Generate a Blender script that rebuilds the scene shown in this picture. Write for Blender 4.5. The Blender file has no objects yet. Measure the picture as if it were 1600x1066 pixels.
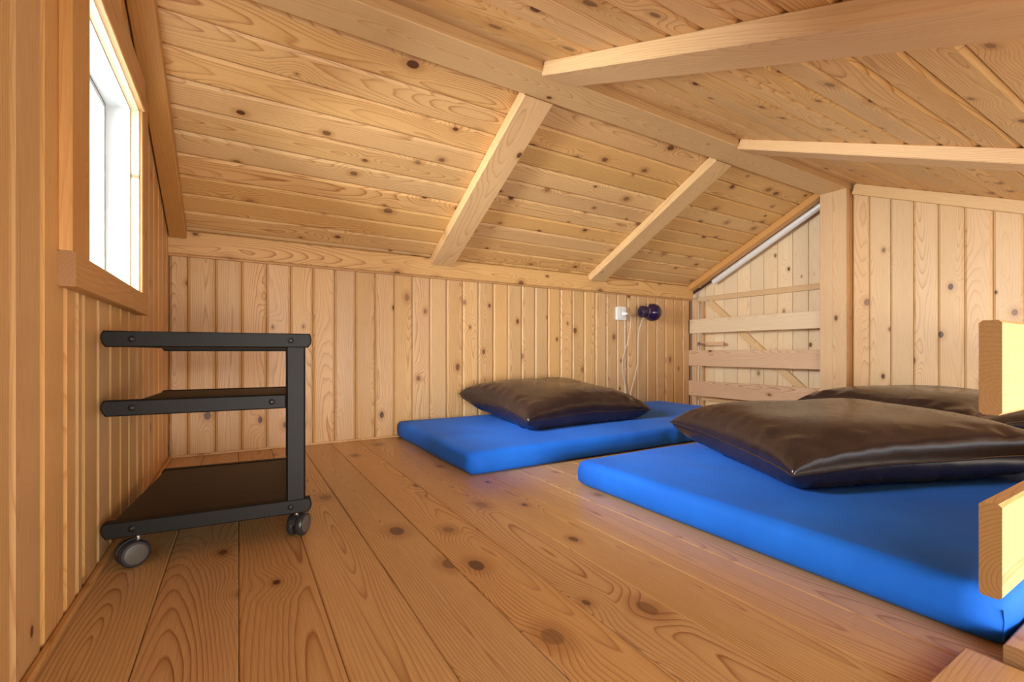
import bpy, bmesh, math, random
from mathutils import Vector, Matrix, noise as mnoise

random.seed(7)
scn = bpy.context.scene
C = scn.collection

# ------------------------------------------------------------------ camera
FPX = 715.0
YAW = math.atan(428 / FPX)
cam = bpy.data.cameras.new('camera')
cam.sensor_width = 36.0
cam.lens = 36.0 * FPX / 1600.0
cam.shift_y = 17.0 / 1600.0
cam.clip_start = 0.02
camo = bpy.data.objects.new('camera', cam)
C.objects.link(camo)
camo.location = (0, 0, 0.45)
camo.rotation_euler = (math.pi / 2, 0, -YAW)
scn.camera = camo

# ------------------------------------------------------------------ world, lights, exposure
scn.view_settings.view_transform = 'Standard'
scn.view_settings.look = 'None'
scn.view_settings.gamma = 1.0
scn.view_settings.use_curve_mapping = False
scn.view_settings.exposure = 1.15
world = bpy.data.worlds.new('world')
scn.world = world
world.use_nodes = True
bg = world.node_tree.nodes['Background']
bg.inputs[0].default_value = (0.93, 0.96, 1.0, 1)
bg.inputs[1].default_value = 1.0


def area(name, loc, target, sx, sy, power, col):
    l = bpy.data.lights.new(name, 'AREA')
    l.shape = 'RECTANGLE'
    l.size = sx
    l.size_y = sy
    l.energy = power
    l.color = col
    o = bpy.data.objects.new(name, l)
    C.objects.link(o)
    o.location = loc
    d = Vector(target) - Vector(loc)
    o.rotation_euler = d.to_track_quat('-Z', 'Y').to_euler()
    return o


# daylight entering through the gable window
area('window_daylight', (-2.1, 1.35, 1.20), (1.2, 1.35, 0.55), 2.0, 1.75, 500, (0.95, 0.97, 1.0))
# warm daylight that comes up the open stairwell beside the railing
area('stairwell_daylight', (1.6, -0.75, -0.25), (1.6, 0.5, 0.35), 1.4, 0.5, 5, (1.0, 0.72, 0.38))
# added soft fill light from the open side behind the camera
area('open_side_fill', (0.15, -2.0, 0.35), (0.9, 1.6, 0.70), 2.2, 1.0, 56, (1.0, 0.96, 0.88))

# ------------------------------------------------------------------ constants of the room
LX = -0.25         # left gable wall
KY = 2.395         # low wall under the eaves
RX = 3.10          # right partition
NY = -0.60         # near end of what is built


def z_near(y):
    return 1.440 - 0.43 * (1.285 - y)


def z_back(y):
    return 1.425 - 0.4935 * (y - 1.456)


def z_roof(y):
    return min(z_near(y), z_back(y))


# ------------------------------------------------------------------ node helpers
class NT:
    def __init__(self, name):
        self.m = bpy.data.materials.new(name)
        self.m.use_nodes = True
        self.t = self.m.node_tree
        self.t.nodes.clear()
        self.out = self.t.nodes.new('ShaderNodeOutputMaterial')

    def n(self, typ, **kw):
        nd = self.t.nodes.new(typ)
        for k, v in kw.items():
            setattr(nd, k, v)
        return nd

    def put(self, sock, v):
        if hasattr(v, 'is_output'):
            self.t.links.new(v, sock)
        else:
            sock.default_value = v

    def math(self, op, a, b=None, c=None, clamp=False):
        nd = self.n('ShaderNodeMath', operation=op)
        nd.use_clamp = clamp
        self.put(nd.inputs[0], a)
        if b is not None:
            self.put(nd.inputs[1], b)
        if c is not None:
            self.put(nd.inputs[2], c)
        return nd.outputs[0]

    def comb(self, x, y, z):
        nd = self.n('ShaderNodeCombineXYZ')
        for i, v in enumerate((x, y, z)):
            self.put(nd.inputs[i], v)
        return nd.outputs[0]

    def noise(self, vec, scale, detail=2.0, rough=0.5):
        nd = self.n('ShaderNodeTexNoise')
        self.put(nd.inputs['Vector'], vec)
        nd.inputs['Scale'].default_value = scale
        nd.inputs['Detail'].default_value = detail
        nd.inputs['Roughness'].default_value = rough
        return nd.outputs['Fac']

    def ramp(self, fac, stops, interp='LINEAR'):
        nd = self.n('ShaderNodeValToRGB')
        self.put(nd.inputs[0], fac)
        cr = nd.color_ramp
        cr.interpolation = interp
        while len(cr.elements) < len(stops):
            cr.elements.new(0.5)
        for e, (p, c) in zip(cr.elements, stops):
            e.position = p
            e.color = (c[0], c[1], c[2], 1) if not isinstance(c, (int, float)) else (c, c, c, 1)
        return nd.outputs[0]

    def mix(self, fac, a, b, blend='MIX'):
        nd = self.n('ShaderNodeMix', data_type='RGBA', blend_type=blend)
        self.put(nd.inputs[0], fac)
        for s, v in ((nd.inputs[6], a), (nd.inputs[7], b)):
            if isinstance(v, tuple):
                v = (v[0], v[1], v[2], 1)
            self.put(s, v)
        return nd.outputs[2]

    def maprange(self, v, a, b, c, d, smooth=False):
        nd = self.n('ShaderNodeMapRange')
        if smooth:
            nd.interpolation_type = 'SMOOTHSTEP'
        for i, x in enumerate((v, a, b, c, d)):
            self.put(nd.inputs[i], x)
        return nd.outputs[0]

    def bump(self, h, strength, dist=0.01):
        nd = self.n('ShaderNodeBump')
        nd.inputs['Strength'].default_value = strength
        nd.inputs['Distance'].default_value = dist
        self.put(nd.inputs['Height'], h)
        return nd.outputs[0]

    def principled(self, color, rough, normal=None, metallic=0.0, spec=0.5, **kw):
        p = self.n('ShaderNodeBsdfPrincipled')
        if isinstance(color, tuple):
            color = (color[0], color[1], color[2], 1)
        self.put(p.inputs['Base Color'], color)
        self.put(p.inputs['Roughness'], rough)
        p.inputs['Metallic'].default_value = metallic
        p.inputs['Specular IOR Level'].default_value = spec
        if normal is not None:
            self.put(p.inputs['Normal'], normal)
        for k, v in kw.items():
            p.inputs[k].default_value = v
        self.t.links.new(p.outputs[0], self.out.inputs[0])
        return p


def wood(name, light, dark, knot=(0.10, 0.035, 0.015), density=0.5, knot_size=1.0, freq=165.0,
         rough=0.42, contrast=1.0, vary=0.25):
    """solid pine: rings around a wandering pith (local X runs along the grain) and knots"""
    k = NT(name)
    tc = k.n('ShaderNodeTexCoord').outputs['Object']
    R = k.n('ShaderNodeObjectInfo').outputs['Random']
    R2 = k.math('FRACT', k.math('MULTIPLY', R, 17.13))
    R3 = k.math('FRACT', k.math('MULTIPLY', R, 71.7))
    R4 = k.math('FRACT', k.math('MULTIPLY', R, 313.1))
    sp = k.n('ShaderNodeSeparateXYZ')
    k.put(sp.inputs[0], tc)
    x, y, z = sp.outputs
    xs = k.math('MULTIPLY_ADD', R, 53.0, x)
    ys = k.math('MULTIPLY_ADD', R2, 9.0, y)
    nl = k.noise(k.comb(k.math('MULTIPLY', xs, 1.5), k.math('MULTIPLY', y, 7.0), k.math('MULTIPLY', z, 7.0)), 1.0, 0.0)
    nm = k.noise(k.comb(k.math('MULTIPLY', xs, 6.0), k.math('MULTIPLY', ys, 40.0), k.math('MULTIPLY', z, 40.0)), 1.0, 1.0)
    vo = k.n('ShaderNodeTexVoronoi', voronoi_dimensions='2D')
    k.put(vo.inputs['Vector'], k.comb(k.math('MULTIPLY', xs, 0.66), ys, 0.0))
    vo.inputs['Scale'].default_value = 5.4
    d = vo.outputs['Distance']
    vc = k.n('ShaderNodeSeparateColor')
    k.put(vc.inputs[0], vo.outputs['Color'])
    en = k.math('LESS_THAN', vc.outputs[0], density)
    dn = k.math('ADD', d, k.math('MULTIPLY_ADD', nm, 0.05, -0.025))
    kf = k.math('MULTIPLY', k.maprange(dn, 0.0, 0.34, 1.0, 0.0, True), en)
    v = k.math('ADD', y, k.math('MULTIPLY_ADD', R2, 0.11, -0.055))
    w = k.math('ADD', z, k.math('MULTIPLY_ADD', R3, 0.05, 0.012))
    w = k.math('ADD', w, k.math('MULTIPLY_ADD', nl, 0.10, -0.05))
    w = k.math('ADD', w, k.math('MULTIPLY', k.math('MULTIPLY_ADD', R4, 0.05, -0.025), x))
    r = k.math('SQRT', k.math('ADD', k.math('MULTIPLY', v, v), k.math('MULTIPLY', w, w)))
    r = k.math('ADD', r, k.math('MULTIPLY', kf, 0.020))
    r = k.math('ADD', r, k.math('MULTIPLY_ADD', nm, 0.0044, -0.0022))
    band = k.math('FRACT', k.math('MULTIPLY', r, freq))
    b = k.ramp(band, [(0.0, 0.0), (0.50, 0.08), (0.76, 0.35), (0.90, 1.0), (1.0, 0.0)])
    # the late wood is strong in some places, weak in others
    ns = k.noise(k.comb(k.math('MULTIPLY', xs, 1.3), k.math('MULTIPLY', ys, 13.0), z), 1.0, 0.0)
    b = k.math('MULTIPLY', b, k.maprange(ns, 0.3, 0.7, 0.35 * contrast, 1.0 * contrast))
    fib = k.noise(k.comb(k.math('MULTIPLY', xs, 14.0), k.math('MULTIPLY', ys, 520.0), k.math('MULTIPLY', z, 520.0)), 1.0, 0.0)
    col = k.mix(b, light, dark)
    col = k.mix(k.maprange(fib, 0.3, 0.75, 0.0, 0.22), col, dark)
    # board to board difference
    val = k.math('MULTIPLY_ADD', R3, vary, 1.0 - 0.5 * vary)
    hs = k.n('ShaderNodeHueSaturation')
    k.put(hs.inputs['Hue'], k.math('MULTIPLY_ADD', R4, -0.005, 0.5025))
    k.put(hs.inputs['Saturation'], k.math('MULTIPLY_ADD', R2, 0.10, 0.95))
    k.put(hs.inputs['Value'], val)
    k.put(hs.inputs['Color'], col)
    col = hs.outputs[0]
    # knots with a darker rim and a reddish halo
    rk = k.math('MULTIPLY', k.math('MULTIPLY_ADD', vc.outputs[1], 0.045, 0.020), knot_size)
    halo = k.math('MULTIPLY', k.maprange(dn, rk, k.math('MULTIPLY', rk, 2.6), 0.45, 0.0, True), en)
    col = k.mix(halo, col, dark)
    kn = k.math('MULTIPLY', k.maprange(dn, k.math('MULTIPLY', rk, 0.75), rk, 1.0, 0.0, True), en)
    kn2 = k.math('MULTIPLY', kn, k.maprange(vc.outputs[2], 0.0, 1.0, 0.45, 1.0))
    col = k.mix(kn2, col, knot)
    # cut ends show darker end grain
    gn = k.n('ShaderNodeSeparateXYZ')
    k.put(gn.inputs[0], k.n('ShaderNodeTexCoord').outputs['Normal'])
    endg = k.maprange(k.math('ABSOLUTE', gn.outputs[0]), 0.75, 0.95, 0.0, 0.75)
    col = k.mix(endg, col, k.mix(1.0, col, (0.42, 0.36, 0.36), 'MULTIPLY'))
    rg = k.math('MULTIPLY_ADD', fib, 0.16, rough - 0.08)
    k.principled(col, rg, None, spec=0.42)
    return k.m


M = {}
M['ceil'] = wood('pine_ceiling', (0.73, 0.455, 0.185), (0.37, 0.145, 0.032), density=0.9, knot_size=1.35, vary=0.16)
M['wall'] = wood('pine_wall', (0.72, 0.465, 0.22), (0.42, 0.18, 0.05), density=0.5, knot_size=1.3, vary=0.16)
M['gable'] = wood('pine_gable', (0.69, 0.41, 0.165), (0.46, 0.20, 0.055), density=0.4, knot_size=1.0, vary=0.14, contrast=0.7)
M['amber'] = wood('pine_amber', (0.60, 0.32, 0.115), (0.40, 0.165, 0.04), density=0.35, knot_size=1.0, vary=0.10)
M['floor'] = wood('pine_floor', (0.62, 0.38, 0.165), (0.28, 0.105, 0.027), density=0.6, knot_size=1.8, freq=155.0, rough=0.33, vary=0.16, contrast=1.0)
M['beam'] = wood('pine_beam', (0.71, 0.465, 0.225), (0.47, 0.24, 0.085), density=0.14, knot_size=1.2, vary=0.08, contrast=0.8)
M['pale'] = wood('pine_pale', (0.80, 0.62, 0.40), (0.60, 0.37, 0.17), density=0.4, vary=0.10, contrast=0.7)
M['part'] = wood('pine_partition', (0.71, 0.47, 0.24), (0.48, 0.25, 0.10), density=0.55, knot_size=1.2, vary=0.12, contrast=0.8)
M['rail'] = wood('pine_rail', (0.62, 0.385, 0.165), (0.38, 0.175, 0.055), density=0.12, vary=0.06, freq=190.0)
M['gate'] = wood('pine_gate', (0.68, 0.45, 0.28), (0.42, 0.20, 0.09), density=0.5, knot_size=1.2, vary=0.08)


def simple(name, col, rough, metallic=0.0, spec=0.5, nscale=0.0, bump=0.0, var=0.12):
    k = NT(name)
    tc = k.n('ShaderNodeTexCoord').outputs['Object']
    n = k.noise(tc, nscale or 30.0, 3.0)
    dk = tuple(c * (1 - var) for c in col)
    lt = tuple(min(1.0, c * (1 + var)) for c in col)
    c = k.mix(n, dk, lt)
    nrm = k.bump(k.noise(tc, (nscale or 30.0) * 6, 2.0), bump, 0.003) if bump else None
    k.principled(c, rough, nrm, metallic=metallic, spec=spec)
    return k.m


M['dark_gap'] = simple('shadow_gap_wood', (0.13, 0.055, 0.02), 0.8)
M['white'] = simple('white_paint', (0.63, 0.645, 0.645), 0.35, nscale=8, var=0.03)
M['plastic'] = simple('white_plastic', (0.80, 0.80, 0.78), 0.35, var=0.03)
M['cable'] = simple('cream_cable', (0.70, 0.60, 0.47), 0.5, var=0.03)
M['black'] = simple('black_metal', (0.008, 0.0062, 0.0048), 0.5, spec=0.22, nscale=60, bump=0.06)
M['shelf'] = simple('black_brown_laminate', (0.026, 0.016, 0.010), 0.55, nscale=40, bump=0.05)
M['wheel'] = simple('caster_plastic', (0.022, 0.021, 0.022), 0.38)
M['hub'] = simple('caster_cover', (0.085, 0.072, 0.058), 0.42)
M['steel'] = simple('steel', (0.62, 0.60, 0.57), 0.25, metallic=1.0, nscale=20, var=0.05)
M['purple'] = simple('purple_enamel', (0.018, 0.006, 0.040), 0.12, spec=0.7)
M['pipe'] = simple('brushed_pipe', (0.86, 0.85, 0.82), 0.25, metallic=0.25, var=0.03)
M['earth'] = simple('lower_floor', (0.45, 0.27, 0.12), 0.5)


def leather():
    k = NT('dark_leather')
    tc = k.n('ShaderNodeTexCoord').outputs['Object']
    n1 = k.noise(tc, 9.0, 3.0)
    col = k.ramp(n1, [(0.3, (0.014, 0.0075, 0.0085)), (0.7, (0.025, 0.013, 0.0140))])
    n2 = k.noise(tc, 420.0, 2.0)
    n3 = k.noise(tc, 16.0, 2.0, 0.4)
    h = k.math('ADD', k.math('MULTIPLY', n2, 0.05), k.math('MULTIPLY', n3, 0.9))
    rg = k.math('MULTIPLY_ADD', n1, 0.10, 0.22)
    k.principled(col, rg, k.bump(h, 0.12, 0.012), spec=0.75)
    return k.m


def cloth():
    k = NT('blue_cotton')
    tc = k.n('ShaderNodeTexCoord').outputs['Object']
    n1 = k.noise(tc, 5.0, 3.0)
    col = k.ramp(n1, [(0.3, (0.007, 0.125, 0.64)), (0.7, (0.011, 0.17, 0.80))])
    n2 = k.noise(tc, 900.0, 1.0)
    n3 = k.noise(tc, 14.0, 3.0, 0.55)
    h = k.math('ADD', k.math('MULTIPLY', n2, 0.05), k.math('MULTIPLY', n3, 0.6))
    p = k.principled(col, 0.72, k.bump(h, 0.35, 0.012), spec=0.25)
    p.inputs['Sheen Weight'].default_value = 0.10
    p.inputs['Sheen Roughness'].default_value = 0.4
    p.inputs['Sheen Tint'].default_value = (0.35, 0.45, 1.0, 1)
    return k.m


def glass():
    k = NT('window_glass')
    tr = k.n('ShaderNodeBsdfTransparent')
    tr.inputs[0].default_value = (0.97, 0.99, 0.98, 1)
    gl = k.n('ShaderNodeBsdfGlossy')
    gl.inputs['Roughness'].default_value = 0.02
    mx = k.n('ShaderNodeMixShader')
    mx.inputs[0].default_value = 0.07
    k.t.links.new(tr.outputs[0], mx.inputs[1])
    k.t.links.new(gl.outputs[0], mx.inputs[2])
    k.t.links.new(mx.outputs[0], k.out.inputs[0])
    return k.m


M['leather'] = leather()
M['cloth'] = cloth()
M['glass'] = glass()


# ------------------------------------------------------------------ mesh helpers
class MB:
    def __init__(self):
        self.v = []
        self.f = []

    def add(self, vs, fs):
        o = len(self.v)
        self.v += [tuple(p) for p in vs]
        self.f += [tuple(i + o for i in f) for f in fs]
        return self

    def box(self, c, s, rot=None):
        hx, hy, hz = s[0] / 2, s[1] / 2, s[2] / 2
        vs = [Vector((sx * hx, sy * hy, sz * hz)) for sx in (-1, 1) for sy in (-1, 1) for sz in (-1, 1)]
        if rot is not None:
            vs = [rot @ p for p in vs]
        vs = [p + Vector(c) for p in vs]
        return self.add(vs, [(0, 1, 3, 2), (4, 6, 7, 5), (0, 4, 5, 1), (2, 3, 7, 6), (0, 2, 6, 4), (1, 5, 7, 3)])

    def tube(self, pts, r, n=8, closed=False, caps=True):
        pts = [Vector(p) for p in pts]
        m = len(pts)
        rings = []
        prev = None
        for i, p in enumerate(pts):
            if closed:
                t = pts[(i + 1) % m] - pts[i - 1]
            else:
                t = pts[min(i + 1, m - 1)] - pts[max(i - 1, 0)]
            t.normalize()
            if prev is None:
                a = Vector((0, 0, 1)) if abs(t.z) < 0.9 else Vector((1, 0, 0))
                u = t.cross(a).normalized()
            else:
                u = (prev - t * prev.dot(t)).normalized()
            prev = u
            w = t.cross(u)
            rr = r[i] if isinstance(r, (list, tuple)) else r
            rings.append([p + (u * math.cos(2 * math.pi * j / n) + w * math.sin(2 * math.pi * j / n)) * rr for j in range(n)])
        vs = [q for ring in rings for q in ring]
        fs = []
        for i in range(m if closed else m - 1):
            a, b = i * n, ((i + 1) % m) * n
            for j in range(n):
                fs.append((a + j, a + (j + 1) % n, b + (j + 1) % n, b + j))
        if caps and not closed:
            fs.append(tuple(reversed(range(n))))
            fs.append(tuple(range((m - 1) * n, m * n)))
        return self.add(vs, fs)

    def lathe(self, prof, origin, axis, n=20):
        """prof: (distance along axis, radius)"""
        axis = Vector(axis).normalized()
        a = Vector((0, 0, 1)) if abs(axis.z) < 0.9 else Vector((1, 0, 0))
        u = axis.cross(a).normalized()
        w = axis.cross(u)
        vs = []
        for t, r in prof:
            for j in range(n):
                an = 2 * math.pi * j / n
                vs.append(Vector(origin) + axis * t + (u * math.cos(an) + w * math.sin(an)) * max(r, 1e-5))
        fs = []
        for i in range(len(prof) - 1):
            for j in range(n):
                fs.append((i * n + j, i * n + (j + 1) % n, (i + 1) * n + (j + 1) % n, (i + 1) * n + j))
        fs.append(tuple(reversed(range(n))))
        fs.append(tuple(range((len(prof) - 1) * n, len(prof) * n)))
        return self.add(vs, fs)

    def mesh(self, name, mat, smooth=False):
        me = bpy.data.meshes.new(name)
        me.from_pydata(self.v, [], self.f)
        bm = bmesh.new()
        bm.from_mesh(me)
        bmesh.ops.recalc_face_normals(bm, faces=bm.faces)
        bm.to_mesh(me)
        bm.free()
        me.materials.append(mat)
        if smooth:
            me.polygons.foreach_set('use_smooth', [True] * len(me.polygons))
            try:
                me.set_sharp_from_angle(angle=math.radians(40))
            except Exception:
                pass
        me.update()
        return me


def obj(name, me, parent=None, mat=None):
    o = bpy.data.objects.new(name, me)
    C.objects.link(o)
    if parent is not None:
        o.parent = parent
    if mat is not None:
        o.matrix_local = mat
    return o


def tag(o, label, cat, group=None, kind=None):
    o['label'] = label
    o['category'] = cat
    if group:
        o['group'] = group
    if kind:
        o['kind'] = kind
    return o


def thing(name, label, cat, loc=(0, 0, 0), rotz=0.0, group=None, kind=None):
    o = bpy.data.objects.new(name, None)
    o.empty_display_size = 0.05
    C.objects.link(o)
    o.location = loc
    o.rotation_euler = (0, 0, rotz)
    return tag(o, label, cat, group, kind)


def frame(origin, xdir, zdir):
    x = Vector(xdir).normalized()
    z = Vector(zdir)
    z = (z - x * z.dot(x)).normalized()
    y = z.cross(x)
    m = Matrix((x, y, z)).transposed().to_4x4()
    m.translation = Vector(origin)
    return m


def extrude(sec, x0, x1, s0=0.0, s1=0.0):
    """section (y,z) pushed along local X; the ends may be cut slanted (x changes by s*y)"""
    n = len(sec)
    vs = [(x0 + s0 * y, y, z) for y, z in sec] + [(x1 + s1 * y, y, z) for y, z in sec]
    fs = [(i, (i + 1) % n, n + (i + 1) % n, n + i) for i in range(n)]
    fs += [tuple(reversed(range(n))), tuple(range(n, 2 * n))]
    return MB().add(vs, fs)


_cache = {}


def panel_section(W, bev=0.0095, dep=0.0062, th=0.012, gap=0.0011):
    h = W / 2 - gap
    return [(-h, -th), (h, -th), (h, -dep), (h - bev, 0), (-h + bev, 0), (-h, -dep)]


def panel(parent, W, L, origin, xdir, normal, mat, s0=0.0, s1=0.0, name='board', **kw):
    key = (round(W, 4), round(L, 4), mat, round(s0, 4), round(s1, 4), tuple(kw.items()))
    if key not in _cache:
        _cache[key] = extrude(panel_section(W, **kw), 0, L, s0, s1).mesh(name, M[mat])
    return obj(name, _cache[key], parent, frame(origin, xdir, normal))


def chamfer(w, h, c=0.003, y0=None, z0=None):
    a, b = w / 2, h / 2
    return [(-a + c, -b), (a - c, -b), (a, -b + c), (a, b - c), (a - c, b), (-a + c, b), (-a, b - c), (-a, -b + c)]


def beam(name, p0, p1, w, h, up, mat, parent=None, s0=0.0, s1=0.0, c=0.003):
    """timber from p0 to p1 (centre line); w across, h along up"""
    p0, p1 = Vector(p0), Vector(p1)
    L = (p1 - p0).length
    me = extrude(chamfer(w, h, c), 0, L, s0, s1).mesh(name, M[mat])
    return obj(name, me, parent, frame(p0, p1 - p0, up))


def slab(name, poly, axis, a, b, mat, parent=None):
    """flat plate: polygon in the two other axes, from a to b on the axis"""
    vs = []
    for t in (a, b):
        for p, q in poly:
            vs.append({'x': (t, p, q), 'y': (p, t, q), 'z': (p, q, t)}[axis])
    n = len(poly)
    fs = [(i, (i + 1) % n, n + (i + 1) % n, n + i) for i in range(n)]
    fs += [tuple(reversed(range(n))), tuple(range(n, 2 * n))]
    return obj(name, MB().add(vs, fs).mesh(name, M[mat]), parent)


# ------------------------------------------------------------------ floor
WELL_X, WELL_Y = 0.94, 0.15
floor = slab('floor', [(LX - 0.1, NY), (WELL_X, NY), (WELL_X, WELL_Y), (RX + 0.4, WELL_Y), (RX + 0.4, KY + 0.05), (LX - 0.1, KY + 0.05)],
             'z', -0.12, -0.0125, 'dark_gap')
tag(floor, 'varnished pine plank floor of the sleeping loft', 'floor', kind='structure')
FW = 0.13
i0 = -2
for i in range(i0, 26):
    x0, x1 = i * FW + 0.001, (i + 1) * FW + 0.001
    x0, x1 = max(x0, LX), min(x1, RX + 0.16)
    if x1 - x0 < 0.015:
        continue
    ya = NY if x1 < WELL_X + 0.02 else WELL_Y
    panel(floor, x1 - x0, KY + 0.005 - ya, ((x0 + x1) / 2, ya, 0.0), (0, 1, 0), (0, 0, 1), 'floor', name='floor_board',
          bev=0.0022, dep=0.0020, th=0.012, gap=0.0005)

# ------------------------------------------------------------------ low back wall under the eaves
wb = slab('wall_back', [(LX - 0.1, -0.12), (RX + 0.0, -0.12), (RX + 0.0, 1.0), (LX - 0.1, 1.0)], 'y', KY + 0.0125, KY + 0.09, 'dark_gap')
tag(wb, 'low pine panelled wall under the eaves behind the mattresses', 'wall', kind='structure')
KW = 0.0995
j = -3
while True:
    xa, xb = 0.013 + j * KW, 0.013 + (j + 1) * KW
    j += 1
    if xb < LX + 0.01:
        continue
    xa, xb = max(xa, LX), min(xb, RX - 0.02)
    if xb - xa < 0.02:
        break
    panel(wb, xb - xa, 0.93, ((xa + xb) / 2, KY, 0.0), (0, 0, 1), (0, -1, 0), 'wall')
    if xb >= RX - 0.021:
        break
t = beam('trim_1', (LX, KY - 0.0125, 0.914), (RX - 0.01, KY - 0.0125, 0.914), 0.100, 0.024, (0, -1, 0), 'ceil', c=0.004)
tag(t, 'long horizontal pine board along the top of the low wall', 'trim', kind='structure')
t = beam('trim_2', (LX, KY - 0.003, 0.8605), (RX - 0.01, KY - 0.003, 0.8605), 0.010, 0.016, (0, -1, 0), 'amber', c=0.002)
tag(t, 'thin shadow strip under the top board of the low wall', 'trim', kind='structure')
t = beam('trim_3', (LX, KY - 0.004, 0.005), (RX - 0.02, KY - 0.004, 0.005), 0.010, 0.008, (0, -1, 0), 'ceil', c=0.002)
tag(t, 'thin pine strip where the floor meets the low wall', 'trim', kind='structure')

# ------------------------------------------------------------------ left gable wall with window opening
WY0, WY1, WZ0, WZ1 = 1.113, 1.696, 0.615, 1.150


def zr(y):
    return z_roof(y) + 0.03


wl = thing('wall_left', 'pine panelled gable wall with the small window', 'wall', kind='structure')
for nm, poly in (('backing', [(NY, -0.12), (WY0, -0.12), (WY0, zr(WY0)), (NY, zr(NY))]),
                 ('backing', [(WY1, -0.12), (KY + 0.09, -0.12), (KY + 0.09, zr(KY + 0.09)), (WY1, zr(WY1))]),
                 ('backing', [(WY0, -0.12), (WY1, -0.12), (WY1, WZ0), (WY0, WZ0)]),
                 ('backing', [(WY0, WZ1), (WY1, WZ1), (WY1, zr(WY1)), (1.36, zr(1.36)), (WY0, zr(WY0))])):
    slab(nm, poly, 'x', LX - 0.20, LX - 0.0125, 'dark_gap', wl)
GW = 0.105
y = 0.838 - GW * 11
while y < KY - 0.02:
    ya, yb = y, min(y + GW, KY)
    y += GW
    yc = (ya + yb) / 2
    W = yb - ya
    ytop = max(z_roof(ya), z_roof(yb)) + 0.012
    spans = [(0.0, None)]
    if yb > WY0 and ya < WY1:
        spans = [(0.0, WZ0 + 0.0), (WZ1, None)]
        if ya < WY0 - 0.012:        # board beside the opening: cut to it
            panel(wl, WY0 - ya, z_roof(ya) + 0.0, (LX, (ya + WY0) / 2, 0.0), (0, 0, 1), (1, 0, 0), 'gable')
            ya = WY0
        if yb > WY1 + 0.012:
            panel(wl, yb - WY1, z_roof(yb) + 0.03, (LX, (yb + WY1) / 2, 0.0), (0, 0, 1), (1, 0, 0), 'gable')
            yb = WY1
        yc = (ya + yb) / 2
        W = yb - ya
        if W < 0.02:
            continue
    for za, zb in spans:
        s1 = 0.0
        if zb is None:
            sl = (z_roof(yb) - z_roof(ya)) / W
            zb = z_roof(yc) + 0.008
            s1 = -sl
        # local Y of the frame = normal x up ; for normal +X and up +Z it is -Y of the room ... sign below
        panel(wl, W, zb - za, (LX, yc, za), (0, 0, 1), (1, 0, 0), 'gable', s1=s1)
t = beam('baseboard_left', (LX + 0.006, NY, 0.006), (LX + 0.006, KY, 0.006), 0.012, 0.012, (0, 0, 1), 'amber', c=0.003)
tag(t, 'thin pine strip at the foot of the gable wall', 'baseboard', kind='structure')

# window
win = thing('window_1', 'small white framed window in the gable wall above the black cart', 'window', (LX, 0, 0), kind='structure')


def wpart(name, c, s, mat, parent=win, axis='y', ch=0.002):
    c = Vector(c)
    if axis == 'y':
        a, b = c - Vector((0, s[1] / 2, 0)), c + Vector((0, s[1] / 2, 0))
        return beam(name, a, b, s[0], s[2], (0, 0, 1), mat, parent, c=ch)
    a, b = c - Vector((0, 0, s[2] / 2)), c + Vector((0, 0, s[2] / 2))
    return beam(name, a, b, s[1], s[0], (1, 0, 0), mat, parent, c=ch)


WYC, WZC = (WY0 + WY1) / 2, (WZ0 + WZ1) / 2
DY, DZ = WY1 - WY0, WZ1 - WZ0
wpart('casing', (0.011, (1.011 + 1.716) / 2, WZ0 - 0.029), (0.022, 1.716 - 1.011, 0.058), 'amber')
wpart('casing', (0.009, WY0 - 0.052, WZC + 0.05), (0.018, 0.104, DZ + 0.10), 'amber', axis='z')
wpart('casing', (0.006, WY1 + 0.048, WZC + 0.03), (0.012, 0.094, DZ + 0.06), 'amber', axis='z')
wpart('casing', (0.009, WYC, WZ1 + 0.045), (0.018, DY, 0.09), 'amber')
# pale wooden lining, then white frame, then white outer lining
for nm, xa, xb, inset, th, mt in (('lining', -0.016, 0.004, 0.0015, 0.012, 'pale'), ('frame', -0.070, -0.016, 0.004, 0.018, 'white'),
                                  ('outer_lining', -0.20, -0.070, 0.018, 0.012, 'white')):
    xc, xw = (xa + xb) / 2, xb - xa
    for yy in (WY0 - th / 2 + inset, WY1 + th / 2 - inset):
        wpart(nm, (xc, yy, WZC), (xw, th, DZ + 2 * th - 2 * inset), mt, axis='z', ch=0.001)
    for zz in (WZ0 - th / 2 + inset, WZ1 + th / 2 - inset):
        wpart(nm, (xc, WYC, zz), (xw, DY - 2 * inset, th), mt, ch=0.001)
o = obj('pane', MB().box((-0.16, WYC, WZC), (0.004, DY - 0.036, DZ - 0.036)).mesh('pane', M['glass']), win)

# ------------------------------------------------------------------ ceilings
SB = 0.4935
cb = slab('ceiling_back', [(1.352, z_back(1.352) + 0.013), (KY + 0.09, z_back(KY + 0.09) + 0.013), (KY + 0.09, z_back(KY + 0.09) + 0.06), (1.352, z_back(1.352) + 0.06)],
          'x', LX - 0.2, RX + 0.16, 'dark_gap')
tag(cb, 'sloping pine ceiling above the low wall', 'ceiling', kind='structure')
aB = math.atan(SB)
nB = Vector((0, -math.sin(aB), -math.cos(aB)))
st = 0.0905
y = 2.366 + st
k = 0
while y > 1.37:
    ya, yb = max(y - st, 1.365), min(y, KY - 0.001)
    y -= st
    yc = (ya + yb) / 2
    W = (yb - ya) / math.cos(aB)
    if W < 0.02:
        continue
    xs = (LX + 0.002, 0.965, 2.08, RX + 0.10)
    for a, b in zip(xs, xs[1:]):
        panel(cb, W, b - a, (a, yc, z_back(yc)), (1, 0, 0), nB, 'ceil')
SN = 0.43
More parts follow.
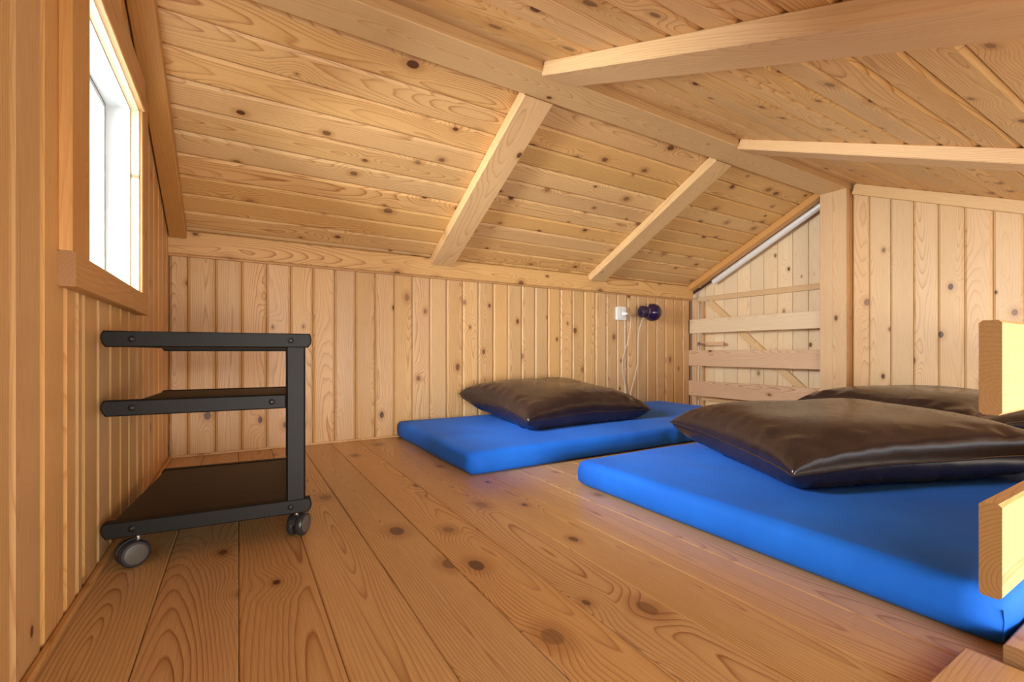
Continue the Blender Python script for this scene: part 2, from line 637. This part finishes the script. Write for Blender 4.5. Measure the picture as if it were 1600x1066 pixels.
cf = slab('ceiling_front', [(NY, z_near(NY) + 0.013), (1.358, z_near(1.358) + 0.013), (1.358, z_near(1.358) + 0.06), (NY, z_near(NY) + 0.06)],
          'x', LX - 0.2, RX + 0.16, 'dark_gap')
tag(cf, 'sloping pine ceiling on the near side of the ridge beam', 'ceiling', kind='structure')
aN = math.atan(SN)
nN = Vector((0, math.sin(aN), -math.cos(aN)))
st = 0.0905
y = 1.115 + 2 * st
while y > NY + 0.02:
    ya, yb = max(y - st, NY), y
    y -= st
    yc = (ya + yb) / 2
    W = (yb - ya) / math.cos(aN)
    xs = (LX + 0.002, 0.955, 2.05, RX + 0.0)
    for a, b in zip(xs, xs[1:]):
        panel(cf, W, b - a, (a, yc, z_near(yc)), (1, 0, 0), nN, 'ceil')

# ------------------------------------------------------------------ ridge beam, rafters
o = beam('ridge_beam', (LX, 1.3525, 1.434), (RX, 1.3525, 1.434), 0.145, 0.068, (0, 0, 1), 'beam')
tag(o, 'long pine ridge beam under the peak of the ceiling', 'beam')


def rafter_back(name, xa, xb, label, drop=0.046, y0=1.427, y1=2.371, mat='beam', group='rafters of the slope above the low wall'):
    xc = (xa + xb) / 2
    d = drop / 2 * math.cos(aB)
    p0 = (xc, y0, z_back(y0) - drop / 2 / math.cos(aB) * 1.0)
    p1 = (xc, y1, z_back(y1) - drop / 2 / math.cos(aB) * 1.0)
    o = beam(name, p0, p1, xb - xa, drop, (0, -math.sin(aB), -math.cos(aB)), mat)
    return tag(o, label, 'beam', group)


def rafter_front(name, xa, xb, label, drop=0.044, y0=1.279, y1=NY + 0.01, mat='beam', group='rafters of the near slope'):
    xc = (xa + xb) / 2
    p0 = (xc, y0, z_near(y0) - drop / 2 / math.cos(aN))
    p1 = (xc, y1, z_near(y1) - drop / 2 / math.cos(aN))
    o = beam(name, p0, p1, xb - xa, drop, nN, mat)
    return tag(o, label, 'beam', group)


rafter_back('rafter', 0.902, 1.032, 'pine rafter on the far slope nearer the window')
rafter_back('rafter', 2.02, 2.148, 'pine rafter on the far slope nearer the gate')
rafter_back('rafter', LX + 0.004, -0.186, 'narrow amber rafter along the gable wall beside the window', mat='amber')
rafter_back('rafter', RX - 0.065, RX - 0.005, 'narrow rafter strip above the plank gate', mat='amber', drop=0.040)
rafter_front('rafter', 0.888, 1.022, 'big pale rafter crossing the upper right of the near slope')
rafter_front('rafter', 1.99, 2.115, 'pale rafter on the near slope closer to the partition')
rafter_front('rafter', LX + 0.004, -0.186, 'narrow amber rafter of the near slope along the gable wall', mat='amber')
rafter_front('rafter', RX - 0.03, RX - 0.004, 'slim pale strip where partition meets near ceiling', drop=0.058, y0=1.262)

# ------------------------------------------------------------------ right partition and post
wr = slab('wall_right', [(NY, -2.40), (1.285, -2.40), (1.285, z_near(1.285) + 0.01), (NY, z_near(NY) + 0.01)], 'x', RX + 0.0125, RX + 0.07, 'dark_gap')
tag(wr, 'pale pine panelled partition behind the far pillow', 'wall', kind='structure')
pj = [1.283, 1.200]
while pj[-1] > NY + 0.1:
    pj.append(pj[-1] - 0.1005)
pj.append(NY)
for a, b in zip(pj, pj[1:]):
    yc = (a + b) / 2
    panel(wr, a - b, z_near(yc) + 0.008, (RX, yc, 0.0), (0, 0, 1), (-1, 0, 0), 'part', s1=SN)
post = thing('post', 'square pine post between the plank gate and the partition', 'post', (3.06, 1.35, 0))
beam('front_board', (-0.018, 0.036, 0.0), (-0.018, 0.036, 1.400), 0.070, 0.036, (-1, 0, 0), 'part', post, c=0.002)
beam('front_board', (-0.018, -0.0345, 0.0), (-0.018, -0.0345, 1.400), 0.071, 0.036, (-1, 0, 0), 'part', post, c=0.002)
beam('side_board', (0.020, -0.0575, 0.0), (0.020, -0.0575, 1.400), 0.025, 0.040, (1, 0, 0), 'amber', post, c=0.002)

# ------------------------------------------------------------------ plank hatch behind the gate
HX = RX + 0.10
hatch = thing('door_1', 'braced plank hatch of pale pine behind the gate', 'door', (HX, 0, 0), kind='structure')
hj = [2.44, 2.372, 2.318, 2.242, 2.158, 2.05, 1.949, 1.852, 1.756, 1.656, 1.557, 1.457, 1.36]
hj = [v * HX / 3.17 for v in hj]
for a, b in zip(hj, hj[1:]):
    yc = (a + b) / 2
    top = min(z_back(yc), z_back(a)) - 0.012
    panel(hatch, a - b, z_back(yc) - 0.015, (0, yc, 0.0), (0, 0, 1), (-1, 0, 0), 'pale', s1=-SB, name='plank', bev=0.003, dep=0.0025)
beam('batten', (-0.012, 2.44, 0.870), (-0.012, 1.36, 0.870), 0.038, 0.022, (-1, 0, 0), 'part', hatch)
beam('batten', (-0.012, 2.44, 0.10), (-0.012, 1.36, 0.10), 0.075, 0.022, (-1, 0, 0), 'part', hatch)
beam('brace', (-0.012, 2.295, 0.845), (-0.012, 1.56, 0.165), 0.050, 0.022, (-1, 0, 0), 'part', hatch)
beam('stile', (-0.010, 2.352, 0.0), (-0.010, 2.352, 0.85), 0.016, 0.020, (-1, 0, 0), 'amber', hatch)
wh = slab('wall_beyond', [(1.28, -0.12), (2.50, -0.12), (2.50, z_back(2.50)), (1.36, z_back(1.36)), (1.28, z_near(1.28))], 'x', HX + 0.013, HX + 0.06, 'dark_gap')
tag(wh, 'dark boarding closing the space behind the plank hatch', 'wall', kind='structure')
# pipe running up under the roof slope
p0, p1 = Vector((RX + 0.03, 2.22, z_back(2.22) - 0.062)), Vector((RX + 0.03, 1.42, z_back(1.42) - 0.052))
pm = MB().lathe([(0, 0.019), (0.002, 0.021), ((p1 - p0).length - 0.002, 0.021), ((p1 - p0).length, 0.019)], (0, 0, 0), p1 - p0, 20).mesh('pipe', M['pipe'], True)
o = obj('pipe', pm)
o.location = p0
tag(o, 'shiny metal pipe sloping under the roof above the plank hatch', 'pipe')

# ------------------------------------------------------------------ gate of boards
GX = RX - 0.022
gate = thing('board_gate', 'low gate of three horizontal pine boards beside the post', 'gate', (GX, 0, 0))
for zc, h, mt, ya in ((0.650, 0.108, 'pale', 2.392), (0.402, 0.122, 'gate', 2.394), (0.166, 0.116, 'gate', 2.394)):
    b = beam('gate_board', (0.0, ya, zc), (0.0, 1.405, zc), h, 0.022, (-1, 0, 0), mt, gate, c=0.002)
    for dz in (-0.035, 0.035):
        sc = MB().lathe([(0, 0.0038), (0.0012, 0.0035), (0.0016, 0.001)], (0.03, dz if True else 0, 0.011), (0, 0, 1), 10).mesh('screw', M['steel'], True)
        obj('screw', sc, b)
obj('end_cap', MB().box((-0.012, 2.392, 0.650), (0.003, 0.012, 0.104)).mesh('end_cap', M['dark_gap']), gate)
beam('hinge_stud', (0.022, 2.362, 0.0), (0.022, 2.362, 0.86), 0.040, 0.020, (-1, 0, 0), 'gate', gate)
lt = thing('latch', 'small metal hook latch with a wooden bar between gate boards', 'latch', (GX + 0.052, 2.30, 0.512))
beam('bar', (0.0, 0.03, 0.0), (0.0, -0.17, 0.0), 0.026, 0.014, (-1, 0, 0), 'gate', lt, c=0.002)
obj('plate', MB().box((-0.009, 0.045, 0.0), (0.004, 0.05, 0.024)).mesh('plate', M['steel']), lt)
hk = MB().tube([(-0.014, 0.075, 0.004), (-0.020, 0.06, 0.010), (-0.018, 0.04, -0.006), (-0.018, 0.02, 0.006), (-0.014, 0.005, 0.0)], 0.003, 8)
obj('hook', hk.mesh('hook', M['steel'], True), lt)

# ------------------------------------------------------------------ railing at the stairwell
RYc = 0.212
rail = thing('railing', 'pine railing boards with cut ends at the right edge', 'railing', (0.931, RYc, 0))
for za, zb in ((0.359, 0.496), (0.096, 0.232)):
    beam('rail', (0, 0, (za + zb) / 2), (RX - 0.931 - 0.035, 0, (za + zb) / 2), 0.024, zb - za, (0, 0, 1), 'rail', rail, c=0.004)
for xx in (1.10, 2.05):
    beam('baluster', (xx, -0.105, -0.11), (xx, -0.105, 0.56), 0.045, 0.045, (0, 1, 0), 'rail', rail)
shade_block = beam('shade_block', (0.945, 0.172, 0.016), (RX - 0.002, 0.172, 0.016), 0.060, 0.030, (0, 0, 1), 'rail', c=0.003)  # block added in place of the floor's dark shadow by the mattress
shade_block = tag(shade_block, 'low pine block standing in for dark shaded floor below the railing', 'shade_block')
sun_patch = beam('sun_patch_board', (0.30, 0.165, 0.006), (0.925, 0.165, 0.006), 0.148, 0.010, (0, 0, 1), 'rail', c=0.003)  # raised board added to stand for a patch of sunlight on the floor
tag(sun_patch, 'raised pine board standing in for a sunlit patch of floor at the bottom right corner', 'sunlit_patch')

# lower storey floor under the stairwell
lf = slab('floor_lower', [(WELL_X - 0.4, NY - 2.0), (RX + 0.2, NY - 2.0), (RX + 0.2, WELL_Y + 0.4), (WELL_X - 0.4, WELL_Y + 0.4)], 'z', -2.45, -2.40, 'earth')
tag(lf, 'wooden floor of the storey below the stairwell', 'floor', kind='structure')


# ------------------------------------------------------------------ mattresses
def mattress(name, x0, x1, y0, y1, t, label, seed, gather=None):
    lx, ly = x1 - x0, y1 - y0
    bm = bmesh.new()
    nx, ny = 64, 32
    R = 0.026

    def prof(s):     # s: 0..1 down the side
        pass
    vs = {}
    rnd = random.Random(seed)
    off = Vector((seed * 3.1, seed * 1.7, 0))
    # rings from the top centre outwards: top grid, then the sides
    sec = [(0.0, t), (R * 0.30, t - R * 0.05), (R * 0.70, t - R * 0.30), (R * 0.95, t - R * 0.70), (R, t - R),
           (R + 0.003, t * 0.5), (R, R * 0.6), (R * 0.7, R * 0.18), (R * 0.3, 0.0)]

    def outline(n_):
        pts = []
        hx, hy = lx / 2 - R, ly / 2 - R
        rc = 0.022
        segs = [((hx, hy), 0), ((-hx, hy), 90), ((-hx, -hy), 180), ((hx, -hy), 270)]
        return segs
    hx, hy = lx / 2 - R, ly / 2 - R
    per = []
    for i in range(nx):
        per.append((-hx + 2 * hx * i / nx, -hy, 0, -1))
    for i in range(ny):
        per.append((hx, -hy + 2 * hy * i / ny, 1, 0))
    for i in range(nx):
        per.append((hx - 2 * hx * i / nx, hy, 0, 1))
    for i in range(ny):
        per.append((-hx, hy - 2 * hy * i / ny, -1, 0))
    # corner normals are averaged so the corners come out rounded
    corners = {0: (-0.80, -0.80), nx: (0.80, -0.80), nx + ny: (0.80, 0.80), 2 * nx + ny: (-0.80, 0.80)}
    P = len(per)
    rings = []
    for si, (d, z) in enumerate(sec):
        ring = []
        for i, (px_, py_, ax, ay) in enumerate(per):
            if i in corners:
                ax, ay = corners[i]
            wob = mnoise.noise(Vector((px_ * 3, py_ * 3, z * 8)) + off) * 0.004
            g = 0.0
            if gather and ay == -1 and gather[0] < px_ < gather[1] and 2 < si < 8:
                g = math.sin(px_ * 160 + 2 * mnoise.noise(Vector((px_ * 9, 0, 0)))) * 0.0055 * min(1, (px_ - gather[0]) * 12, (gather[1] - px_) * 12)
            dd = d + (wob + g) * (1 if d > 0 else 0)
            zz = z + (0.003 * mnoise.noise(Vector((px_ * 2.5, py_ * 2.5, 1.0)) + off) if z > t * 0.6 else 0)
            ring.append(bm.verts.new((px_ + ax * dd, py_ + ay * dd, max(zz, 0.0))))
        rings.append(ring)
    for a, b in zip(rings, rings[1:]):
        for i in range(P):
            bm.faces.new((a[i], b[i], b[(i + 1) % P], a[(i + 1) % P]))
    # top grid joined to the first ring
    idx = {}
    for i in range(nx + 1):
        for j_ in range(ny + 1):
            if j_ == 0:
                v = rings[0][i]
            elif i == nx:
                v = rings[0][nx + j_]
            elif j_ == ny:
                v = rings[0][nx + ny + (nx - i)]
            elif i == 0:
                v = rings[0][(2 * nx + ny + (ny - j_)) % P]
            else:
                X, Y = -hx + 2 * hx * i / nx, -hy + 2 * hy * j_ / ny
                e = min((1 - abs(X) / hx), (1 - abs(Y) / hy) * hy / hx * 1.6)
                bul = 0.006 * min(1.0, e * 5)
                zz = t + bul + 0.005 * mnoise.noise(Vector((X * 3.2, Y * 3.2, 1.0)) + off) + 0.002 * mnoise.noise(Vector((X * 11, Y * 7, 2.0)) + off)
                v = bm.verts.new((X, Y, zz))
            idx[(i, j_)] = v
    for i in range(nx):
        for j_ in range(ny):
            bm.faces.new((idx[(i, j_)], idx[(i + 1, j_)], idx[(i + 1, j_ + 1)], idx[(i, j_ + 1)]))
    bm.faces.new(list(reversed(rings[-1])))
    bmesh.ops.recalc_face_normals(bm, faces=bm.faces)
    me = bpy.data.meshes.new(name)
    bm.to_mesh(me)
    bm.free()
    me.materials.append(M['cloth'])
    me.polygons.foreach_set('use_smooth', [True] * len(me.polygons))
    root = thing(name, label, 'mattress', ((x0 + x1) / 2, (y0 + y1) / 2, 0.0005))
    obj('cover', me, root)
    # sewn corner seams
    for sx, sy in ((-1, -1), (1, -1), (-1, 1), (1, 1)):
        cx_, cy_ = sx * (hx + 0.785 * R), sy * (hy + 0.785 * R)
        sm = MB().tube([(cx_, cy_, 0.012), (cx_ + sx * 0.0015, cy_ + sy * 0.0015, t * 0.5), (cx_, cy_, t - R)], 0.0009, 6)
        obj('corner_seam', sm.mesh('corner_seam', M['cloth'], True), root)
    return root


mattress('mattress', 0.718, 2.72, 1.490, 2.388, 0.085, 'blue mattress lying along the low back wall', 1, gather=(-0.05, 0.60))
mattress('mattress', 0.985, 2.985, 0.206, 1.222, 0.085, 'blue mattress in the foreground beside the railing', 2)


# ------------------------------------------------------------------ pillows
def pillow(label, center, a, b, T, rot, seed, bottom, group='leather pillows'):
    """center: (x,y,z of the seam plane); a,b half sizes; T half thickness; bottom: lowest z allowed"""
    N = 56
    off = Vector((seed * 5.3, seed * 2.1, seed))

    def pt(u, v, s):
        X = a * u * (1 - 0.10 * (1 - v * v) * abs(u) ** 2)
        Y = b * v * (1 - 0.10 * (1 - u * u) * abs(v) ** 2)
        e = max(0.0, (1 - u ** 4) * (1 - v ** 4))
        f = max(0.0, (1 - u * u) * (1 - v * v))
        h = T * (0.84 * e ** 0.34 + 0.16 * f ** 0.6)
        edge = 1 - max(abs(u), abs(v))
        # seam puckers
        tang = v if abs(u) > abs(v) else u
        pk = math.exp(-((edge - 0.13) / 0.10) ** 2) * mnoise.noise(Vector((u * 7, v * 7, s * 2.0)) + off) * 0.009
        pk += math.exp(-((edge - 0.09) / 0.07) ** 2) * math.sin(tang * 30 + 5 * mnoise.noise(Vector((tang * 3, s, 0)) + off)) * 0.0024
        lg = mnoise.noise(Vector((u * 1.6, v * 1.6, s)) + off) * 0.009 * min(1, edge * 4)
        z = s * (h + (pk if e > 0 else 0) * (e > 0)) + lg
        # seam line wanders a little
        z += 0.010 * mnoise.noise(Vector((X * 3, Y * 3, 9)) + off)
        return Vector((X, Y, z))
    me = bpy.data.meshes.new('pillow')
    m3 = rot
    c = Vector(center)
    vs, fs = [], []
    for s in (1, -1):
        o = len(vs)
        for i in range(N + 1):
            for j_ in range(N + 1):
                u, v = -1 + 2 * i / N, -1 + 2 * j_ / N
                u = math.copysign(1 - (1 - abs(u)) ** 1.25, u)
                v = math.copysign(1 - (1 - abs(v)) ** 1.25, v)
                p = m3 @ pt(u, v, s)
                if c.z + p.z < bottom + 0.002:
                    p.z = bottom + 0.002 - c.z + 0.02 * (c.z + p.z - bottom) * 0
                vs.append(p)
        for i in range(N):
            for j_ in range(N):
                q = (o + i * (N + 1) + j_, o + (i + 1) * (N + 1) + j_, o + (i + 1) * (N + 1) + j_ + 1, o + i * (N + 1) + j_ + 1)
                fs.append(q if s == 1 else q[::-1])
    me.from_pydata(vs, [], fs)
    bm = bmesh.new()
    bm.from_mesh(me)
    bmesh.ops.remove_doubles(bm, verts=bm.verts, dist=0.00008)
    bmesh.ops.recalc_face_normals(bm, faces=bm.faces)
    bm.to_mesh(me)
    bm.free()
    me.materials.append(M['leather'])
    me.polygons.foreach_set('use_smooth', [True] * len(me.polygons))
    root = thing('pillow', label, 'pillow', center, group=group)
    obj('cover', me, root)
    pts = []
    K = 60
    for side in range(4):
        for i in range(K):
            t_ = -1 + 2 * i / K
            u, v = ((t_, -1), (1, t_), (-t_, 1), (-1, -t_))[side]
            pts.append(m3 @ pt(u, v, 1))
    obj('piping', MB().tube(pts, 0.0032, 6, closed=True).mesh('piping', M['leather'], True), root)
    return root


def rotm(rz, rx=0.0, ry=0.0):
    return Matrix.Rotation(rz, 3, 'Z') @ Matrix.Rotation(ry, 3, 'Y') @ Matrix.Rotation(rx, 3, 'X')


MT = 0.093
pillow('plump dark brown leather pillow on the mattress by the low wall', (1.465, 2.02, 0.183), 0.395, 0.335, 0.104,
       rotm(math.radians(2), math.radians(6), 0), 3, MT)
pillow('large dark leather pillow in the foreground with a gleaming front seam', (1.695, 0.742, 0.172), 0.42, 0.325, 0.100,
       rotm(math.radians(-24), math.radians(2.5), math.radians(-2)), 5, MT + 0.003)
pillow('dark leather pillow half hidden at the partition end', (2.60, 0.80, 0.190), 0.36, 0.34, 0.105,
       rotm(math.radians(-12), math.radians(1), 0), 8, MT)

# ------------------------------------------------------------------ black cart
CW, CD = 0.398, 0.545
cart = thing('rolling_cart', 'black three tier rolling cart standing against the gable wall', 'cart', (-0.243, 1.236, 0.0), math.radians(-4.5))


def rail_bar(name, x0, x1, y, z0, z1, parent, thick=0.024, left_cap=True, right_cap=True):
    """flat bar with chamfered end caps"""
    h = z1 - z0
    cut = 0.008
    xs = []
    prof = []
    prof += [(x0 + (cut if left_cap else 0), z0)]
    prof += [(x1 - (cut if right_cap else 0), z0)]
    if right_cap:
        prof += [(x1 - 0.002, z0 + h * 0.25), (x1, z0 + h * 0.55), (x1 - 0.002, z0 + h * 0.85)]
    prof += [(x1 - (0.004 if right_cap else 0), z1)]
    prof += [(x0 + (cut * 0.6 if left_cap else 0), z1)]
    if left_cap:
        prof += [(x0 + 0.001, z0 + h * 0.75), (x0, z0 + h * 0.5), (x0 + 0.003, z0 + h * 0.22)]
    n = len(prof)
    e = 0.0025
    cx = (x0 + x1) / 2
    cz = (z0 + z1) / 2

    def shrink(p):
        return (cx + (p[0] - cx) * (1 - 2 * e / (x1 - x0)), cz + (p[1] - cz) * (1 - 2 * e / h))
    layers = [(y - thick / 2, True), (y - thick / 2 + e, False), (y + thick / 2 - e, False), (y + thick / 2, True)]
    vs = []
    for yy, sh in layers:
        for p in prof:
            q = shrink(p) if sh else p
            vs.append((q[0], yy, q[1]))
    fs = []
    for l in range(3):
        for i in range(n):
            fs.append((l * n + i, l * n + (i + 1) % n, (l + 1) * n + (i + 1) % n, (l + 1) * n + i))
    fs += [tuple(reversed(range(n))), tuple(range(3 * n, 4 * n))]
    return obj(name, MB().add(vs, fs).mesh(name, M['black']), parent)


def bolt(x, y, z, parent):
    b = obj('bolt', MB().lathe([(0, 0.0068), (0.0012, 0.0066), (0.0022, 0.0052), (0.0024, 0.0030), (0.0012, 0.0026)], (x, y, z), (0, -1, 0), 18).mesh('bolt', M['black'], True), parent)
    obj('bolt_socket', MB().lathe([(0, 0.0018), (0.0010, 0.0016)], (x, y - 0.0008, z), (0, -1, 0), 8).mesh('bolt_socket', M['hub'], True), b)


levels = ((0.460, 0.494, 0.475, 0.482, True), (0.316, 0.349, 0.329, 0.340, False), (0.062, 0.096, 0.085, 0.0, True))
for li, (z0, z1, sz, _, full) in enumerate(levels):
    xr = CW if full else 0.342
    fr = rail_bar('front_rail', 0.0, xr, 0.012, z0, z1, cart, right_cap=full)
    rail_bar('back_rail', 0.0, xr, CD - 0.012, z0 - (0.008 if li == 0 else 0), sz + 0.002, cart, right_cap=full)
    bolt(0.052, 0.0, (z0 + z1) / 2, fr)
    bolt(0.352 if full else 0.312, 0.0, (z0 + z1) / 2, fr)
    th = 0.014
    sx1 = CW - 0.012 if full else 0.345
    me = extrude(chamfer(CD - 0.048, th, 0.002), 0.010, sx1).mesh('shelf', M['shelf'])
    obj('shelf', me, cart, Matrix.Translation((0, CD / 2, sz - th / 2)))
for yy in (0.0125, CD - 0.0125):
    pm = extrude(chamfer(0.042, 0.025, 0.004), 0.0955, 0.4605).mesh('post', M['black'])
    obj('post', pm, cart, frame((0.363, yy, 0), (0, 0, 1), (0, -1, 0)))


def caster(x, y, ang, trail=0.010):
    c = bpy.data.objects.new('caster', None)
    c.empty_display_size = 0.03
    C.objects.link(c)
    c.parent = cart
    c.location = (x, y, 0)
    ax = Vector((math.cos(ang), math.sin(ang), 0))
    pe = Vector((-ax.y, ax.x, 0))
    wc = Vector((0, 0, 0.0275)) + pe * trail
    obj('stem', MB().lathe([(0, 0.006), (0.014, 0.006)], (0, 0, 0.050), (0, 0, 1), 12).mesh('stem', M['steel'], True), c)
    # twin wheels
    for s in (-1, 1):
        w0 = wc + ax * s * 0.004
        obj('wheel', MB().lathe([(0, 0.022), (0.0, 0.0255), (0.003, 0.0272), (0.011, 0.0272), (0.0145, 0.0245), (0.0150, 0.020)], w0, ax * s, 28).mesh('wheel', M['wheel'], True), c)
        obj('hub_cover', MB().lathe([(0.013, 0.0215), (0.0158, 0.0205), (0.0172, 0.014), (0.0176, 0.004)], w0, ax * s, 24).mesh('hub_cover', M['hub'], True), c)
    # hood over the wheels
    hv = MB()
    n = 12
    vs = []
    for s in (-0.0045, 0.0045):
        for i in range(n + 1):
            a_ = math.pi * (0.05 + 0.85 * i / n)
            for rr in (0.0275, 0.0305):
                vs.append(wc + ax * s + (-pe * math.cos(a_) + Vector((0, 0, 1)) * math.sin(a_)) * rr)
    fs = []
    m_ = 2 * (n + 1)
    for i in range(n):
        a0, a1, b0, b1 = 2 * i, 2 * i + 1, 2 * i + 2, 2 * i + 3
        fs += [(a0, b0, b1, a1), (m_ + a0, m_ + a1, m_ + b1, m_ + b0), (a1, b1, m_ + b1, m_ + a1), (a0, m_ + a0, m_ + b0, b0)]
    obj('hood', hv.add(vs, fs).mesh('hood', M['wheel']), c)


caster(0.060, 0.012, math.radians(-58), -0.010)
caster(0.365, 0.022, math.radians(-30))
caster(0.040, CD - 0.03, math.radians(40))
caster(0.350, CD - 0.03, math.radians(-70))

# ------------------------------------------------------------------ wall lamp, socket, cords
lamp = thing('wall_lamp', 'dark purple globe wall lamp with a cream cord on the low wall', 'lamp', (2.553, 2.300, 0.733))
lamp.scale = (1.1, 1.1, 1.1)
ax = Vector((-0.98, 0.06, 0.02)).normalized()
prof = []
r0 = 0.058
for i in range(0, 15):
    a_ = math.pi * i / 17
    prof.append((-r0 * math.cos(a_), r0 * math.sin(a_)))
prof += [(0.050, 0.030), (0.058, 0.028), (0.060, 0.037), (0.072, 0.039), (0.078, 0.036), (0.086, 0.039), (0.096, 0.037), (0.100, 0.028)]
obj('globe', MB().lathe(prof, (0, 0, 0), ax, 32).mesh('globe', M['purple'], True), lamp)
obj('neck_ring', MB().lathe([(0.051, 0.0305), (0.053, 0.034), (0.057, 0.034), (0.059, 0.0305)], (0, 0, 0), ax, 28).mesh('neck_ring', M['steel'], True), lamp)
obj('bracket', MB().lathe([(0.045, 0.012), (0.066, 0.012), (0.067, 0.026), (0.078, 0.028)], (0, 0, 0), (0, 1, 0), 18).mesh('bracket', M['purple'], True), lamp)
obj('wire_guard', MB().tube([(-0.06, -0.015, 0.036), (-0.045, 0.0, 0.052), (0.0, 0.02, 0.063), (0.035, 0.045, 0.060), (0.055, 0.07, 0.048)], 0.0028, 8).mesh('wire_guard', M['cable'], True), lamp)


def spline(pts, n=8):
    pts = [Vector(p) for p in pts]
    out = []
    for i in range(len(pts) - 1):
        p0 = pts[max(i - 1, 0)]
        p1, p2 = pts[i], pts[i + 1]
        p3 = pts[min(i + 2, len(pts) - 1)]
        for k_ in range(n):
            t_ = k_ / n
            out.append(0.5 * ((2 * p1) + (p2 - p0) * t_ + (2 * p0 - 5 * p1 + 4 * p2 - p3) * t_ * t_ + (3 * p1 - p0 - 3 * p2 + p3) * t_ ** 3))
    out.append(pts[-1])
    return out


L0 = Vector((2.553, 2.300, 0.733))
cord = [(2.470, 2.305, 0.694), (2.475, 2.335, 0.66), (2.487, 2.372, 0.58), (2.489, 2.378, 0.47), (2.482, 2.380, 0.36), (2.45, 2.380, 0.25), (2.425, 2.384, 0.17), (2.42, 2.3855, 0.10)]
obj('cord', MB().tube([(p - L0) / 1.1 for p in spline(cord)], 0.0024, 8).mesh('cord', M['cable'], True), lamp)
sock = thing('wall_socket', 'white wall socket with a plug beside the purple lamp', 'socket', (2.325, KY, 0.722))
obj('box', extrude(chamfer(0.082, 0.094, 0.006), 0, 0.022).mesh('box', M['plastic']), sock, frame((0, -0.0005, 0), (0, -1, 0), (0, 0, 1)))
obj('face_plate', MB().lathe([(0, 0.031), (0.003, 0.030), (0.0035, 0.022), (0.001, 0.021)], (0, -0.0225, 0.0), (0, -1, 0), 24).mesh('face_plate', M['plastic'], True), sock)
obj('plug', MB().lathe([(0, 0.016), (0.018, 0.015), (0.030, 0.008), (0.036, 0.006)], (0.006, -0.024, -0.004), (0.35, -1, 0.0), 16).mesh('plug', M['plastic'], True), sock)
S0 = Vector((2.325, KY, 0.722))
pc = [(2.343, KY - 0.060, 0.718), (2.365, KY - 0.058, 0.712), (2.392, KY - 0.040, 0.68), (2.400, KY - 0.025, 0.61), (2.388, KY - 0.015, 0.52), (2.355, KY - 0.012, 0.44), (2.338, KY - 0.012, 0.37), (2.345, KY - 0.012, 0.29), (2.37, KY - 0.011, 0.20), (2.39, KY - 0.010, 0.10)]
obj('plug_cord', MB().tube([p - S0 for p in spline(pc)], 0.0026, 8).mesh('plug_cord', M['cable'], True), sock)
fixed = thing('clipped_cable', 'straight cream cable clipped to the low wall below the socket', 'cable', (2.372, KY - 0.001, 0.10))
obj('cable', MB().tube([(0, -0.003, 0.0), (0, -0.003, 0.30), (0, -0.003, 0.575)], 0.0030, 8).mesh('cable', M['cable'], True), fixed)
for zz in (0.06, 0.23, 0.39, 0.53):
    obj('clip', MB().box((0.003, -0.0045, zz), (0.014, 0.008, 0.007)).mesh('clip', M['cable']), fixed)
